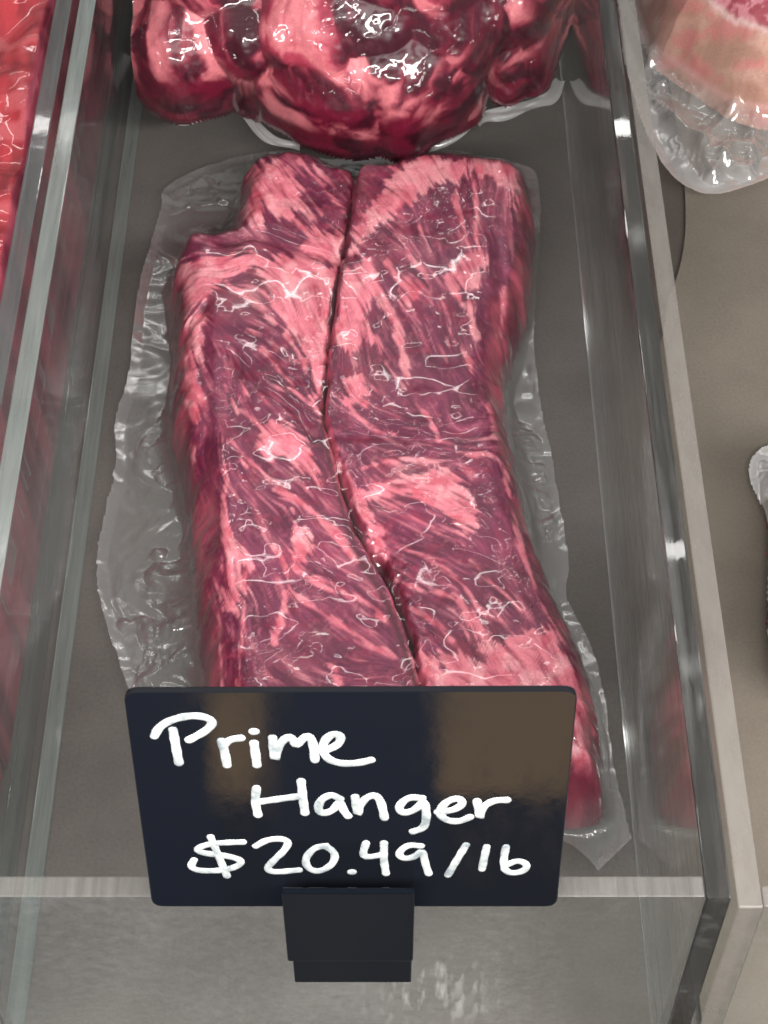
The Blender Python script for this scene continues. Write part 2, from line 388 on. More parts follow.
# ------------------------------------------------------------------ the setting
ZT = 0.105; TH = 0.0060
def rgrid_sheet(name, x0, x1, y0, y1, z, material):
    mb = MB(); mb.add([(x0, y0, z), (x1, y0, z), (x1, y1, z), (x0, y1, z)], [(0, 1, 2, 3)])
    o = mb.build(name, material); o['kind'] = 'structure'; return o
mb = MB(); mb.box(-1.2, 1.2, .186, 1.5, -.02, 0); o = mb.build('display_shelf', M_SHELF); o['kind'] = 'structure'

XL = P(97-.163*880, 880, ZT)[0]; XR = P(598+.1207*880, 880, ZT)[0]
YO = P(384, 898, ZT)[1]; YI = YO+TH; YB = 0.86
def acrylic_bin(xl, xr, yo, label, edges=(None, None), front=None):
    t = thing('acrylic_bin', label, 'bin', group='clear acrylic bins in the meat case')
    g = .00015
    def sheet(name, bx, axis, em, fm=None):
        mb = MB(); mb.box(*bx); o = mb.build(name, fm or M_ACR, t, bevel=.0005); o.data.materials.append(em)
        for p in o.data.polygons:
            if abs(p.normal[axis]) < .5: p.material_index = 1
    for (a, c), e in zip(((xl-TH, xl), (xr, xr+TH)), edges):
        if e is M_SOLID:
            mb = MB(); mb.box(a, c, yo, YB+TH, .0006, ZT); mb.build('side_wall', M_SOLID, t, bevel=.0005)
        else: sheet('side_wall', (a, c, yo, YB+TH, .0006, ZT), 0, e or M_EDGE)
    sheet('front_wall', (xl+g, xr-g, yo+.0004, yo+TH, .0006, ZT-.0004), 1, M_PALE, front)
    sheet('rear_wall', (xl+g, xr-g, YB, YB+TH-.0004, .0006, ZT-.0004), 1, M_PALE)
    return t
acrylic_bin(XL, XR, YO, 'clear acrylic bin holding the two dark red packs, price card on its rim', edges=(M_STREAK, M_SOLID), front=acrylic_mat('acrylic_painted_reflection', ((.0125, YO, .046), .022)))
W = XR-XL
xl2 = XR+TH+.0012+TH
acrylic_bin(xl2, xl2+W, YO-.0025, 'clear acrylic bin with tan paper and pale bone-in pack inside', edges=(M_FROST, None))
xr0 = XL-TH-.0024-TH
acrylic_bin(xr0-W, xr0, YO-.001, 'clear acrylic bin filled with bright red meat, cut off at photo edge')

# tan paper liner lying in the right hand bin, its rear corner shaped to the shadow edge of the pack
def liner():
    pts = smooth_poly([(683, 170), (686, 215), (684, 250), (676, 282), (668, 300)], 2, False)
    w = [P(u, v, .0012)[:2] for u, v in pts]
    xr = xl2+W-.004
    left = xl2+.0012
    # below the curve the sheet runs along the wall
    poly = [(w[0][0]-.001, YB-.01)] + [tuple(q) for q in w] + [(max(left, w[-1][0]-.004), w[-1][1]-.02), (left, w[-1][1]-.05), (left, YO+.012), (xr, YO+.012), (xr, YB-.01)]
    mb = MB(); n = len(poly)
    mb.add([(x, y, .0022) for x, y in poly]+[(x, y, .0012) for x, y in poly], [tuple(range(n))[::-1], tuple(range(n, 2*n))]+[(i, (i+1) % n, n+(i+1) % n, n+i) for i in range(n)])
    o = mb.build('paper_liner', M_LINER); o['label'] = 'tan paper liner under the pale bone-in pack, its edge shaped as the pack shadow line'; o['category'] = 'paper'
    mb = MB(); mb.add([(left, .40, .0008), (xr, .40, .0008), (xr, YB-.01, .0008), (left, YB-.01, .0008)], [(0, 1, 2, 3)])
    d = mb.build('shade_sheet', M_SHADE); d['kind'] = 'structure'  # dark sheet in place of the shadow cast by the pale pack
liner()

# ------------------------------------------------------------------ vacuum packs
def world_poly(px, z):
    return np.array([P(u, v, z)[:2] for u, v in px])

def pack(root, flange_px, pieces, paint, film_m=M_FILM, step=.0005, zf=.004, ridges=(), creases=(), seed=1, tent=.55,
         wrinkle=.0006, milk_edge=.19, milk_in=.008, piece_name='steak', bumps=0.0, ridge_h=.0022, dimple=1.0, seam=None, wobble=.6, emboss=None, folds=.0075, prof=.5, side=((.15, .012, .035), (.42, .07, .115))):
    """pieces: (outline traced on the photo, height at which it was traced, top height, edge rounding radius)"""
    fl = smooth_poly(world_poly(flange_px, zf), 2)
    x0, y0 = fl.min(0)-.002; x1, y1 = fl.max(0)+.002
    Y, X = np.mgrid[y0:y1:step, x0:x1:step]
    wob = (fbm(X/.006, Y/.006, 3, seed+5)-.5)*.004
    Hs = []
    for (px, zt, hm, R) in pieces:
        pl = smooth_poly(world_poly(px, zt), 2)
        d = sdist(X, Y, pl)+wob*wobble
        Rr = R
        if seam is not None:            # pressed flat against its neighbour along the seam
            ds = seg_dist(X, Y, smooth_poly(np.array([P(u, v, .026)[:2] for u, v in seam]), 2, False)); Rr = R*(.16+.84*smoothstep(.003, .016, ds))
            d = d+.0016*np.exp(-(ds/.004)**2)
        t = np.clip(d/Rr, 0, 1); H = hm*np.clip(1-(1-t)**2.4, 0, 1)**prof
        H = H*(1+.16*(fbm(X/.03, Y/.03, 3, seed+9)-.5)) + (fbm(X/.012, Y/.012, 3, seed+13)-.5)*.0016*np.clip(d/.004, 0, 1)
        H = np.where(d > 0, np.maximum(H, 0.001), -1)
        Hs.append(H)
    HH = np.maximum.reduce(Hs)
    # creases traced over the meat
    for (px, dep, wid) in creases:
        l = smooth_poly(np.array([P(u, v, .03)[:2] for u, v in px]), 2, False)
        dd = seg_dist(X, Y, l); cut = dep*np.exp(-(dd/wid)**2)
        HH = np.where(HH > 0, np.maximum(HH-cut, .001), HH); Hs = [np.where(h > 0, np.maximum(h-cut, .001), h) for h in Hs]
    fib = None
    for i, H in enumerate(Hs):
        U, V = uv(X, Y, np.maximum(H, 0)); col, fat = paint(U, V, X, Y)
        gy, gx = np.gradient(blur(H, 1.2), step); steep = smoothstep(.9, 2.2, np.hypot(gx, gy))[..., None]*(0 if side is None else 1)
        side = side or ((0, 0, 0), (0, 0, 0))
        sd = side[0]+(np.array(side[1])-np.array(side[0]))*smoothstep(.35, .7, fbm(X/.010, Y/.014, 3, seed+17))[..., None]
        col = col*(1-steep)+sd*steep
        Hd = H+np.where(H > 0, bumps*(fat-.4), 0)
        m_ = H > 0
        g = m_.copy(); g[1:] |= m_[:-1]; g[:-1] |= m_[1:]; g[:, 1:] |= m_[:, :-1]; g[:, :-1] |= m_[:, 1:]
        used, f = grid_faces(g)
        Hd = np.where(m_, Hd, .0006)
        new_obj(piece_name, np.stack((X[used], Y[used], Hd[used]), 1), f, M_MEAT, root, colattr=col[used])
        if fib is None: fib = fat
        else: fib = np.where(H >= HH-1e-6, fat, fib)
    # film
    inn = HH > 0
    base = np.maximum(HH, 0)
    df = sdist(X, Y, fl)+wob*.25
    cl = base
    for s in (1.2, 2.5): cl = np.maximum(base, blur(cl, s/(step*1000)))
    # tent from the meat edge to the flange: lay the film over the blurred skirt
    skirt = blur(base, 5.0/(step*1000)); edge = np.clip(df/.012, 0, 1)
    Hf = np.maximum(cl, tent*skirt*smoothstep(0, 1, edge))
    out = ~inn
    # wrinkles: soft on the meat, sharper on the free flange
    w1 = fbm(X/.011+3*fbm(X/.02, Y/.02, 2, seed+31), Y/.016, 3, seed+21)
    rid = 1-np.abs(2*fbm(X/.016+2.2*fbm(X/.013, Y/.013, 2, seed+51), Y/.020, 2, seed+44)-1)
    wet = fbm(X/.0045+1.5*w1, Y/.0060, 2, seed+71)
    # pockets where the film has let go of the meat: flat blisters with a crisp rim
    Xr = .78*X+.62*Y; Yr = .78*Y-.62*X
    nb = fbm(Xr/.017+1.8*fbm(X/.009, Y/.009, 2, seed+91), Yr/.021+1.5*w1, 2, seed+92); nb2 = fbm(Xr/.010+1.8*w1, Yr/.013+1.6*fbm(Y/.012, X/.012, 2, seed+94), 2, seed+93)
    free0 = blur(out.astype(float), 1.2/(step*1000))
    region = smoothstep(.58, .70, fbm(X/.030, Y/.030, 2, seed+95))
    blis = smoothstep(.58, .67, nb)*.0006*region + smoothstep(.63, .70, nb2)*.00045*region - smoothstep(.36, .31, nb)*.0003*region
    Hf = Hf + .0007 + wrinkle*(fbm(X/.026, Y/.032, 2, seed+23)-.5)*1.6 + wrinkle*.22*region*(w1-.5) + wrinkle*.9*np.clip(rid-.90, 0, 1)*6*dimple*region + blis*dimple*(1-free0)
    Hf = Hf + np.where(inn, bumps*.3*(blur(fib, 1.2/(step*1000))-.4), 0)
    free = blur(out.astype(float), 1.2/(step*1000))
    for rd in ridges:
        px = rd[0] if isinstance(rd, tuple) and isinstance(rd[0], list) else rd
        amp, wd = (rd[1], rd[2]) if px is not rd else (ridge_h*.7, .0028)
        l = np.array([P(u, v, .008)[:2] for u, v in px]); dd = seg_dist(X, Y, l)
        Hf = Hf + amp*np.exp(-(np.sqrt(dd*dd+.0011**2)-.0011)/wd)*np.clip(df/.004, 0, 1)
    wf = fbm(X/.007+2*w1, Y/.009, 3, seed+61); rf = 1-np.abs(2*wf-1)
    Hf = Hf + free*(folds*(fbm(X/.026+1.0*w1, Y/.028, 2, seed+63)-.5)+.0005*(wf-.5)+.0012*np.clip(rf-.88, 0, 1)*4)*np.clip(df/.006, 0, 1)
    Hf = np.maximum(Hf, base+.0005); Hf = np.maximum(Hf, .0016+.0010*np.clip(1-df/.004, 0, 1)+.0012*(w1))
    g = df > 0
    used, f = grid_faces(g)
    # sealed border is milky
    mk = milk_in + milk_edge*free*(1-.55*smoothstep(.002, .016, df)) + .35*milk_edge*np.exp(-(df/.0011)**2)
    mk = mk*(.75+.5*fbm(X/.01, Y/.02, 3, seed+81))
    new_obj('plastic_film', np.stack((X[used], Y[used], Hf[used]), 1), f, film_m, root, attrs={'milk': np.clip(mk, 0, 1)[used], 'ply': free[used], 'emboss': (free*0 if emboss is None else .5*free*smoothstep(.022, .014, np.hypot(X-P(*emboss, .004)[0], Y-P(*emboss, .004)[1])))[used]})
    return fl

# ---- pigment of the hanger steaks: fat patches, streaks and fibre directions traced from the photograph
def lerp3(a, b, t): return np.asarray(a)*(1-t[..., None])+np.asarray(b)*t[..., None]
S = 1.6; U0, V0, U1, V1 = 150, 140, 640, 830
def steak_paint():
    vv, uu = np.mgrid[V0:V1:1/S, U0:U1:1/S]
    seam = [(358, 183), (350, 215), (345, 262), (336, 300), (330, 345), (325, 400), (322, 436), (330, 459), (339, 498), (349, 532), (359, 560), (382, 593), (400, 635), (414, 677), (425, 720), (430, 800)]
    ctrl = [(290, 190, 1, 1.1), (320, 210, 1, .9), (255, 190, .6, 1), (300, 250, 1, .35), (230, 270, 1, -.25), (230, 300, 1, .7), (250, 330, 1, .55), (185, 300, .8, -1), (182, 380, .08, 1), (205, 370, .2, 1), (225, 395, .5, 1),
            (250, 380, .55, 1), (290, 370, 1, 1.1), (300, 395, 1, .8), (310, 310, .2, 1), (330, 370, -.2, 1), (260, 440, 1, .9), (300, 455, 1, 1), (205, 440, .06, 1), (203, 520, .05, 1), (200, 600, .05, 1), (275, 500, 1, .62), (330, 480, .5, 1), (325, 520, 1, .9),
            (250, 540, .6, 1), (225, 560, .1, 1), (310, 600, 1, .6), (360, 620, 1, .75), (225, 640, .05, 1), (268, 590, .4, 1), (300, 660, 1, .3), (370, 670, 1, .1),
            (395, 225, .7, 1), (440, 240, .25, 1), (500, 260, .12, 1), (520, 210, .1, 1), (380, 270, .55, 1), (420, 280, .7, 1), (445, 320, .5, 1), (490, 330, .1, 1), (360, 360, .4, 1), (400, 370, .5, 1), (460, 390, .5, 1), (440, 410, .6, 1),
            (350, 425, 1, .9), (390, 440, 1, .15), (440, 448, 1, .05), (480, 436, 1, -.25), (345, 480, .6, 1), (400, 480, 1, .25), (430, 510, 1, .55), (395, 525, 1, .55), (380, 555, 1, .42), (420, 560, 1, .5), (460, 560, 1, .75), (440, 590, 1, .6),
            (395, 590, 1, .5), (490, 600, .9, 1), (505, 480, .4, 1), (520, 540, .35, 1), (540, 600, .4, 1), (555, 650, .45, 1), (590, 700, .4, 1), (600, 760, .3, 1), (430, 640, .8, 1), (470, 650, .7, 1), (400, 640, .6, 1), (520, 660, .8, 1), (440, 740, .6, 1), (300, 740, .3, 1)]
    dx, dy = dir_field(uu, vv, ctrl)
    rng = np.random.default_rng(7)
    n0 = rng.random(uu.shape)
    fine = lic(blur(n0, .8), dx, dy, 24)
    coarse = lic(blur(rng.random(uu.shape), 2.2), dx, dy, 38)
    broad = lic(blur(rng.random(uu.shape), 5.0), dx, dy, 50)
    warp = (fbm(uu/10, vv/10, 4, 3, .6)-.5)*13+1.2+fine*.55+coarse*.5 + coarse*1.8 + fine*1.6
    fat = np.zeros(uu.shape)
    def patch(p, s=1.0, soft=1.9):
        nonlocal fat
        d = sdist(uu, vv, p)+warp*s
        fat = np.maximum(fat, smoothstep(-soft, soft, d))
    def streak(p, w, a=1.0):
        nonlocal fat
        p = smooth_poly(p, 2, False); ws = np.linspace(w[0], w[1], len(p))
        d, wd = seg_dist(uu, vv, p, False, ws)
        wv = .10+1.15*fbm(uu/16, vv/16, 2, 77)
        fat = np.maximum(fat, a*.9*smoothstep(1.6, -1.6, d-wd/2*wv-(warp-1)*.40))
    A = [[(238, 175), (262, 163), (288, 172), (302, 205), (290, 218), (265, 205), (262, 228), (240, 215)], [(312, 233), (345, 238), (347, 264), (325, 266), (296, 252)],
         [(265, 262), (300, 258), (345, 268), (340, 300), (331, 345), (322, 395), (316, 395), (306, 357), (296, 335), (284, 318), (270, 298), (258, 276)],
         [(178, 262), (225, 258), (252, 250), (262, 262), (235, 272), (214, 287), (195, 305), (178, 325), (175, 290)], [(183, 330), (200, 308), (198, 420), (173, 420)],
         [(256, 446), (266, 424), (290, 423), (305, 440), (314, 465), (322, 484), (300, 472), (285, 457), (262, 460)], [(290, 530), (304, 527), (313, 548), (300, 560), (291, 546)],
         [(222, 512), (232, 533), (248, 555), (244, 590), (237, 614), (225, 607), (223, 570)], [(175, 425), (190, 425), (192, 470), (184, 465)],
         [(395, 172), (420, 158), (480, 158), (535, 168), (538, 205), (524, 218), (512, 190), (492, 176), (470, 172), (455, 185), (440, 180), (425, 192), (405, 202), (390, 217), (375, 228), (365, 242), (350, 262), (352, 232), (365, 212), (380, 192)],
         [(348, 268), (372, 258), (380, 285), (368, 300), (362, 315), (372, 342), (353, 349), (334, 340), (340, 300)], [(449, 275), (460, 258), (480, 248), (486, 265), (478, 284), (470, 295), (454, 292)],
         [(396, 273), (412, 278), (418, 298), (408, 304)], [(345, 378), (362, 377), (370, 392), (364, 406), (346, 404)],
         [(374, 486), (414, 476), (446, 469), (463, 487), (481, 508), (478, 519), (466, 534), (452, 520), (440, 504), (412, 490), (377, 498), (355, 495)],
         [(448, 592), (467, 602), (487, 632), (500, 645), (536, 630), (555, 641), (572, 667), (590, 720), (560, 760), (500, 740), (490, 664), (474, 632), (454, 606)], [(402, 630), (420, 640), (435, 660), (455, 700), (425, 700), (410, 660)],
         [(560, 690), (600, 690), (618, 790), (575, 790)], [(440, 650), (500, 668), (520, 700), (460, 700)]]
    for p in A: patch(p)
    B = [([(275, 162), (300, 185), (322, 215)], (7, 4)), ([(300, 160), (322, 185), (345, 212)], (6, 4)), ([(268, 205), (290, 215), (310, 232)], (5, 3)), ([(285, 175), (300, 200), (318, 222)], (4, 3)), ([(315, 165), (335, 185), (350, 205)], (5, 3)),
         ([(228, 284), (252, 300), (275, 325)], (6, 4)), ([(240, 330), (270, 340), (296, 362)], (4, 5)), ([(262, 350), (282, 372), (300, 395)], (7, 3)), ([(285, 335), (300, 352), (306, 368)], (4, 3)), ([(270, 385), (292, 390), (312, 402), (322, 420)], (8, 3)),
         ([(225, 385), (232, 400), (238, 412)], (4, 3)), ([(242, 380), (245, 392), (246, 400)], (5, 5)), ([(240, 410), (262, 428), (275, 440)], (4, 6)),
         ([(277, 488), (307, 506), (336, 534), (358, 560)], (12, 7)), ([(230, 440), (258, 470), (282, 486)], (3, 3)), ([(240, 460), (262, 478), (290, 492)], (3, 3)), ([(292, 510), (297, 525), (297, 540)], (4, 8)),
         ([(287, 592), (281, 618), (274, 642)], (7, 13)), ([(295, 568), (325, 587), (370, 602), (384, 618)], (11, 8)), ([(292, 593), (319, 611), (358, 636), (394, 657)], (7, 6)), ([(275, 545), (285, 565), (290, 590)], (5, 6)),
         ([(240, 560), (246, 590), (240, 650), (238, 690)], (6, 5)), ([(218, 600), (220, 640), (222, 690)], (3, 4)), ([(330, 665), (340, 680), (338, 690)], (6, 10)), ([(222, 440), (226, 470), (224, 512)], (3, 5)),
         ([(372, 283), (385, 303), (398, 325), (403, 355), (408, 382)], (17, 6)), ([(468, 304), (472, 320), (478, 337)], (13, 9)), ([(506, 288), (503, 320), (497, 352)], (9, 8)), ([(376, 335), (384, 360), (404, 388)], (4, 4)), ([(385, 262), (400, 275), (412, 300)], (4, 5)),
         ([(420, 228), (430, 250), (445, 270)], (3, 3)), ([(455, 190), (462, 220), (470, 250)], (4, 5)), ([(475, 180), (476, 215), (477, 245)], (4, 4)), ([(405, 248), (420, 268), (432, 292)], (2, 3)), ([(440, 296), (452, 320), (448, 345)], (3, 4)), ([(455, 340), (470, 362), (474, 385)], (3, 3)),
         ([(334, 452), (346, 480), (358, 505), (374, 532), (385, 560)], (12, 20)), ([(490, 405), (500, 440), (510, 470)], (13, 15)), ([(470, 455), (490, 452), (508, 468)], (4, 6)), ([(505, 480), (515, 520), (525, 560)], (6, 4)), ([(415, 405), (432, 420), (438, 440)], (5, 4)), ([(350, 408), (370, 425), (395, 434)], (4, 3)),
         ([(362, 468), (400, 458), (440, 462), (480, 455)], (4, 3)), ([(384, 500), (410, 515), (440, 530), (470, 548)], (3, 4)), ([(395, 545), (425, 555), (460, 580), (480, 610), (500, 622)], (4, 5)), ([(470, 560), (495, 585), (520, 610)], (3, 4)), ([(525, 560), (540, 600), (560, 640)], (4, 4)),
         ([(372, 535), (400, 545), (430, 560)], (3, 3)), ([(385, 575), (420, 590), (450, 596)], (4, 8)), ([(398, 600), (430, 618), (452, 640)], (4, 6)), ([(560, 600), (575, 640), (590, 690)], (4, 6))]
    for p, w in B: streak(p, w)
    # thin intramuscular streaks that follow the fibres
    thin = smoothstep(.95, 1.9, fine*.95+coarse*.55+broad*.25)
    bands = smoothstep(.9, 1.9, coarse*.6+broad*.9)
    calm = np.zeros(uu.shape)
    for (cu, cv, ru, rv) in ((440, 215, 28, 22), (500, 270, 16, 50), (300, 645, 45, 28), (490, 530, 26, 34), (235, 310, 26, 16), (420, 385, 40, 26), (270, 560, 26, 22), (235, 420, 22, 22), (365, 310, 12, 16), (340, 610, 22, 10)):
        calm = np.maximum(calm, smoothstep(1.15, .65, np.hypot((uu-cu)/ru, (vv-cv)/rv)+.25*coarse*.3))
    thin = thin*(1-.85*calm); bands = bands*(1-.6*calm)
    fat_all = np.clip(np.maximum(fat*np.clip(.92+.05*coarse+.08*fine, .5, 1), .42*thin+.14*bands), 0, 1)
    # colour
    dark = lerp3((.088, .007, .034), (.215, .037, .086), np.clip(.5+.16*broad+.24*fine*(1-.7*calm)+.12*calm, 0, 1))
    brown = smoothstep(.52, .72, fbm(uu/60, vv/60, 3, 15))
    dark = lerp3(dark, dark*np.array((1.15, 1.7, 1.05)), brown*.6)
    wine = np.clip(smoothstep(.45, .75, fbm(uu/26, vv/26, 3, 16)), 0, 1)
    fatc = lerp3((.72, .22, .27), (.55, .10, .155), np.clip(.35-.20*coarse-.22*fine, 0, 1))
    fatc = lerp3(fatc, np.array((.78, .34, .37)), smoothstep(.50, .72, fbm(uu/17, vv/17, 3, 18))*.75)
    red = smoothstep(.58, .78, fbm(uu/13, vv/13, 3, 28))
    fatc = lerp3(fatc, np.array((.50, .045, .085)), red*.6)
    col = lerp3(dark, fatc, fat_all)
    col = col*(1-.18*wine*(1-fat))[..., None]
    # dark blood lines between the fibre bundles, small red veins
    dk = smoothstep(.75, 1.9, -(fine*.75+coarse*.65))*(1-.55*calm)
    col = lerp3(col, np.array((.085, .003, .018)), dk*.42)
    vein = smoothstep(.90, .97, 1-np.abs(2*fbm(uu/30+.5*coarse*.3, vv/38, 3, 66)-1)); col = lerp3(col, np.array((.30, .010, .040)), vein*.25)
    pt = smoothstep(.62, .74, fbm(uu/5, vv/5, 3, 71)); col = lerp3(col, fatc, pt*.14)
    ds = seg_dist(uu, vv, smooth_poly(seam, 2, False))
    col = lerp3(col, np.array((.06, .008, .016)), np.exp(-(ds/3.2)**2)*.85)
    return np.concatenate((col, fat_all[..., None]), 2)
SEAM = [(358, 183), (350, 215), (345, 262), (336, 300), (330, 345), (325, 400), (322, 436), (330, 459), (339, 498), (349, 532), (359, 560), (382, 593), (400, 635), (414, 677), (425, 720), (430, 800)]
STEAK = steak_paint()
def paint_steak(U, V, X, Y):
    s = sample(STEAK, (U-U0)*S, (V-V0)*S); return s[..., :3], s[..., 3]

root = thing('hanger_steak_pack', 'vacuum-sealed pack of two long marbled steaks side by side behind the price card', 'meat pack')
left_px = [(236, 172), (250, 158), (275, 153), (305, 153), (335, 162), (357, 182), (351, 215), (346, 262), (337, 300), (331, 345), (326, 400), (323, 436), (331, 459), (340, 498), (350, 532), (360, 560), (383, 593), (401, 635), (415, 677), (428, 740), (425, 800), (330, 815), (240, 800), (214, 740), (205, 690), (203, 660), (196, 610), (194, 560), (190, 515), (182, 470), (169, 420), (168, 384), (174, 330), (164, 275), (177, 237), (205, 232), (224, 234), (233, 205)]
right_px = [(360, 187), (372, 172), (405, 158), (440, 156), (480, 159), (520, 166), (536, 180), (538, 205), (536, 245), (529, 292), (512, 335), (506, 384), (513, 420), (518, 445), (527, 488), (540, 540), (560, 596), (590, 650), (603, 700), (606, 742), (613, 780), (592, 792), (500, 796), (433, 790), (430, 740), (417, 677), (407, 633), (391, 590), (366, 558), (354, 531), (342, 498), (333, 459), (325, 436), (328, 400), (333, 345), (339, 300), (348, 262), (353, 215)]
flange = [(160, 186), (200, 165), (250, 151), (300, 147), (340, 150), (375, 147), (410, 146), (450, 147), (490, 154), (530, 164), (541, 178), (541, 240), (536, 300), (534, 350), (545, 420), (556, 470), (566, 530), (571, 570), (565, 595), (592, 640), (606, 690), (612, 745), (622, 795), (634, 838), (634, 838), (634, 838), (599, 869), (599, 869), (599, 869), (566, 839), (540, 836), (300, 845), (175, 850), (150, 770), (129, 692), (114, 650), (97, 592), (94, 555), (105, 505), (117, 460), (112, 415), (128, 378), (132, 330), (138, 280), (152, 235), (162, 203)]
def sc5(l): return [(90+x/2.844, 400+y/2.844) for x, y in l]
ridges = [sc5(l) for l in ([(140, 70), (190, 205), (265, 240)], [(190, 205), (135, 300), (240, 265)], [(135, 300), (190, 410), (295, 365)], [(190, 410), (180, 470), (300, 530)], [(180, 470), (95, 605), (265, 570)], [(95, 610), (170, 640), (300, 600)], [(110, 790), (200, 740), (300, 690)], [(130, 440), (190, 400)])]
ridges += [[(162, 205), (195, 195), (225, 190)], [(175, 180), (205, 168), (240, 175)], [(200, 168), (222, 190)], [(138, 265), (160, 255), (176, 262)], [(132, 330), (165, 325)], [(340, 158), (365, 168), (385, 162)], [(366, 178), (385, 168)], [(345, 160), (362, 170)],
           [(545, 430), (552, 470), (560, 520), (566, 560)], [(572, 588), (590, 640), (600, 690)], [(470, 186), (500, 182), (503, 176)], [(510, 230), (522, 250), (536, 238)], [(536, 245), (520, 275)], [(515, 215), (512, 235), (523, 248)]]
film_folds = [([(404, 160), (404, 161)], .0, .001)]
creases = [([(226, 240), (258, 232), (290, 244), (346, 262)], .0035, .003), ([(178, 322), (200, 306), (206, 300)], .003, .002), ([(233, 350), (248, 374), (267, 392), (285, 402), (300, 418), (316, 440)], .0022, .0016), ([(340, 440), (380, 440), (420, 446), (470, 440), (505, 424)], .0016, .0030), ([(203, 310), (204, 380), (207, 460), (208, 540)], .0016, .003), ([(496, 240), (502, 300), (496, 370), (505, 420)], .0018, .0028), ([(262, 345), (285, 365), (303, 385)], .0012, .0012)]
pack(root, flange, [(left_px, .020, .031, .018), (right_px, .022, .034, .018)], paint_steak, ridges=ridges, creases=creases, seed=11, bumps=.0003, wrinkle=.0008, seam=SEAM, emboss=(603, 838))

# ---- left bin: bright red fine-grained meat under film
def paint_red(U, V, X, Y):
    a = fbm(X/.006+U*.05, Y/.006+V*.05, 4, 101); b_ = fbm(X/.018+a*2, Y/.018, 3, 102)
    fat = smoothstep(.50, .66, fbm(X/.012+1.5*b_, Y/.008, 4, 103))
    c = lerp3((.27, .005, .016), (.46, .024, .038), smoothstep(.3, .7, a)); c = lerp3(c, np.array((.62, .13, .15)), fat*.6)
    return c, fat
root = thing('red_meat_pack', 'bright red fine-grained meat under film in the bin at left', 'meat pack')
xw = xr0-.0015
def bk(x, y, z):
    return tuple(uv(np.array(x), np.array(y), np.array(z)))
def rect_px(x0, x1, y0, y1, z): return [bk(x0, y0, z), bk(x1, y0, z), bk(x1, (y0+y1)/2, z), bk(x1, y1, z), bk(x0, y1, z), bk(x0, (y0+y1)/2, z)]
RED = [bk(*q, .01) for q in ((xw-.0008, .25), (xw-.006, .28), (xw-.018, .38), (xw-.03, .43), (xw-.12, .45), (xw-.12, .79), (xw-.05, .79), (xw-.0008, .79), (xw-.0008, .6), (xw-.0008, .4))]
pack(root, rect_px(xw-.13, xw, .225, .80, .004), [(RED, .01, .090, .005)], paint_red, step=.0010, seed=31, bumps=.0002, piece_name='meat', wrinkle=.0003, dimple=.3, wobble=.1)

# ---- right bin: pale bone-in steak in a heavy bag
def paint_pale(U, V, X, Y):
    n1 = fbm(U/16, V/16, 4, 201); n2 = fbm(U/5, V/9, 3, 202)
    c = lerp3((.46, .23, .16), (.62, .36, .27), smoothstep(.3, .7, n1))
    c = lerp3(c, np.array((.70, .20, .20)), smoothstep(.52, .70, fbm(U/20, V/14, 3, 203))*.6)
    # the cut face with red muscle at the upper right and a bone
    d = sdist(U, V, [(690, -60), (697, -4), (728, 24), (800, 48), (810, -60)])+(n2-.5)*8
    red = lerp3((.36, .03, .06), (.62, .22, .26), smoothstep(.52, .64, fbm(U/6+n1*3, V/6, 3, 204)))
    c = lerp3(c, red, smoothstep(-2, 2, d))
    c = lerp3(c, np.array((.78, .55, .52)), np.exp(-(d/3.5)**2)*.9)
    fe = seg_dist(U, V, [(640, 40), (668, 62), (702, 88), (738, 110), (790, 116)]); c = lerp3(c, np.array((.72, .40, .36)), np.exp(-(fe/3.0)**2)*.8)
    c = lerp3(c, np.array((.66, .30, .26)), smoothstep(700, 640, U)*smoothstep(70, 20, V)*.7)
    e = np.hypot((U-722)/28, (V-60)/17)+(n1-.5)*.5
    c = lerp3(c, np.array((.46, .25, .17)), smoothstep(1.0, .75, e)*.7)
    return c, n1
root = thing('bone_in_steak_pack', 'pale bone-in steak in a heavy clear bag at upper right', 'meat pack')
root.location.z = .003
fl = [(612, -90), (618, 0), (625, 50), (640, 105), (662, 152), (686, 178), (718, 186), (745, 178), (790, 160), (850, 140), (900, -90)]
mt = [(632, -85), (636, -10), (652, 50), (670, 62), (705, 86), (738, 108), (780, 116), (840, 110), (870, -85)]
def sc6(l): return [(600+x/4.57, y/4.57) for x, y in l]
rg = [sc6(l) for l in ([(380, 15), (300, 150), (230, 290)], [(90, 10), (160, 150), (225, 300)], [(265, 380), (300, 360), (430, 440)], [(265, 450), (340, 530), (440, 630), (500, 700), (560, 690), (610, 650), (660, 660)], [(600, 515), (500, 600), (490, 660)], [(600, 520), (680, 590)], [(768, 400), (710, 500), (700, 650), (680, 780)], [(520, 790), (600, 670)], [(330, 540), (400, 620), (450, 650)], [(460, 680), (510, 790)], [(560, 720), (640, 760)])]
pack(root, fl, [(mt, .012, .046, .030)], paint_pale, film_m=M_FILMW, ridges=rg, seed=51, zf=.012, tent=.8, milk_edge=.42, milk_in=.10, piece_name='meat', wrinkle=.0004, dimple=.3, ridge_h=.0050, wobble=.15, folds=.003, prof=.9, side=None)
root = thing('white_bag_pack', 'corner of a white bag with red meat at the right photo edge', 'meat pack')
root.location.z = .003
fl = [(752, 447), (770, 430), (840, 415), (860, 700), (790, 690), (768, 655), (767, 590), (770, 520), (762, 492), (750, 466)]
mt = [(776, 455), (840, 430), (850, 690), (795, 680), (774, 640), (778, 520)]
pack(root, fl, [(mt, .02, .04, .012)], paint_red, film_m=M_FILMW, seed=61, zf=.012, milk_edge=.7, milk_in=.10, piece_name='meat', ridges=[[(754, 462), (770, 455)], [(753, 450), (766, 466), (768, 490)]])

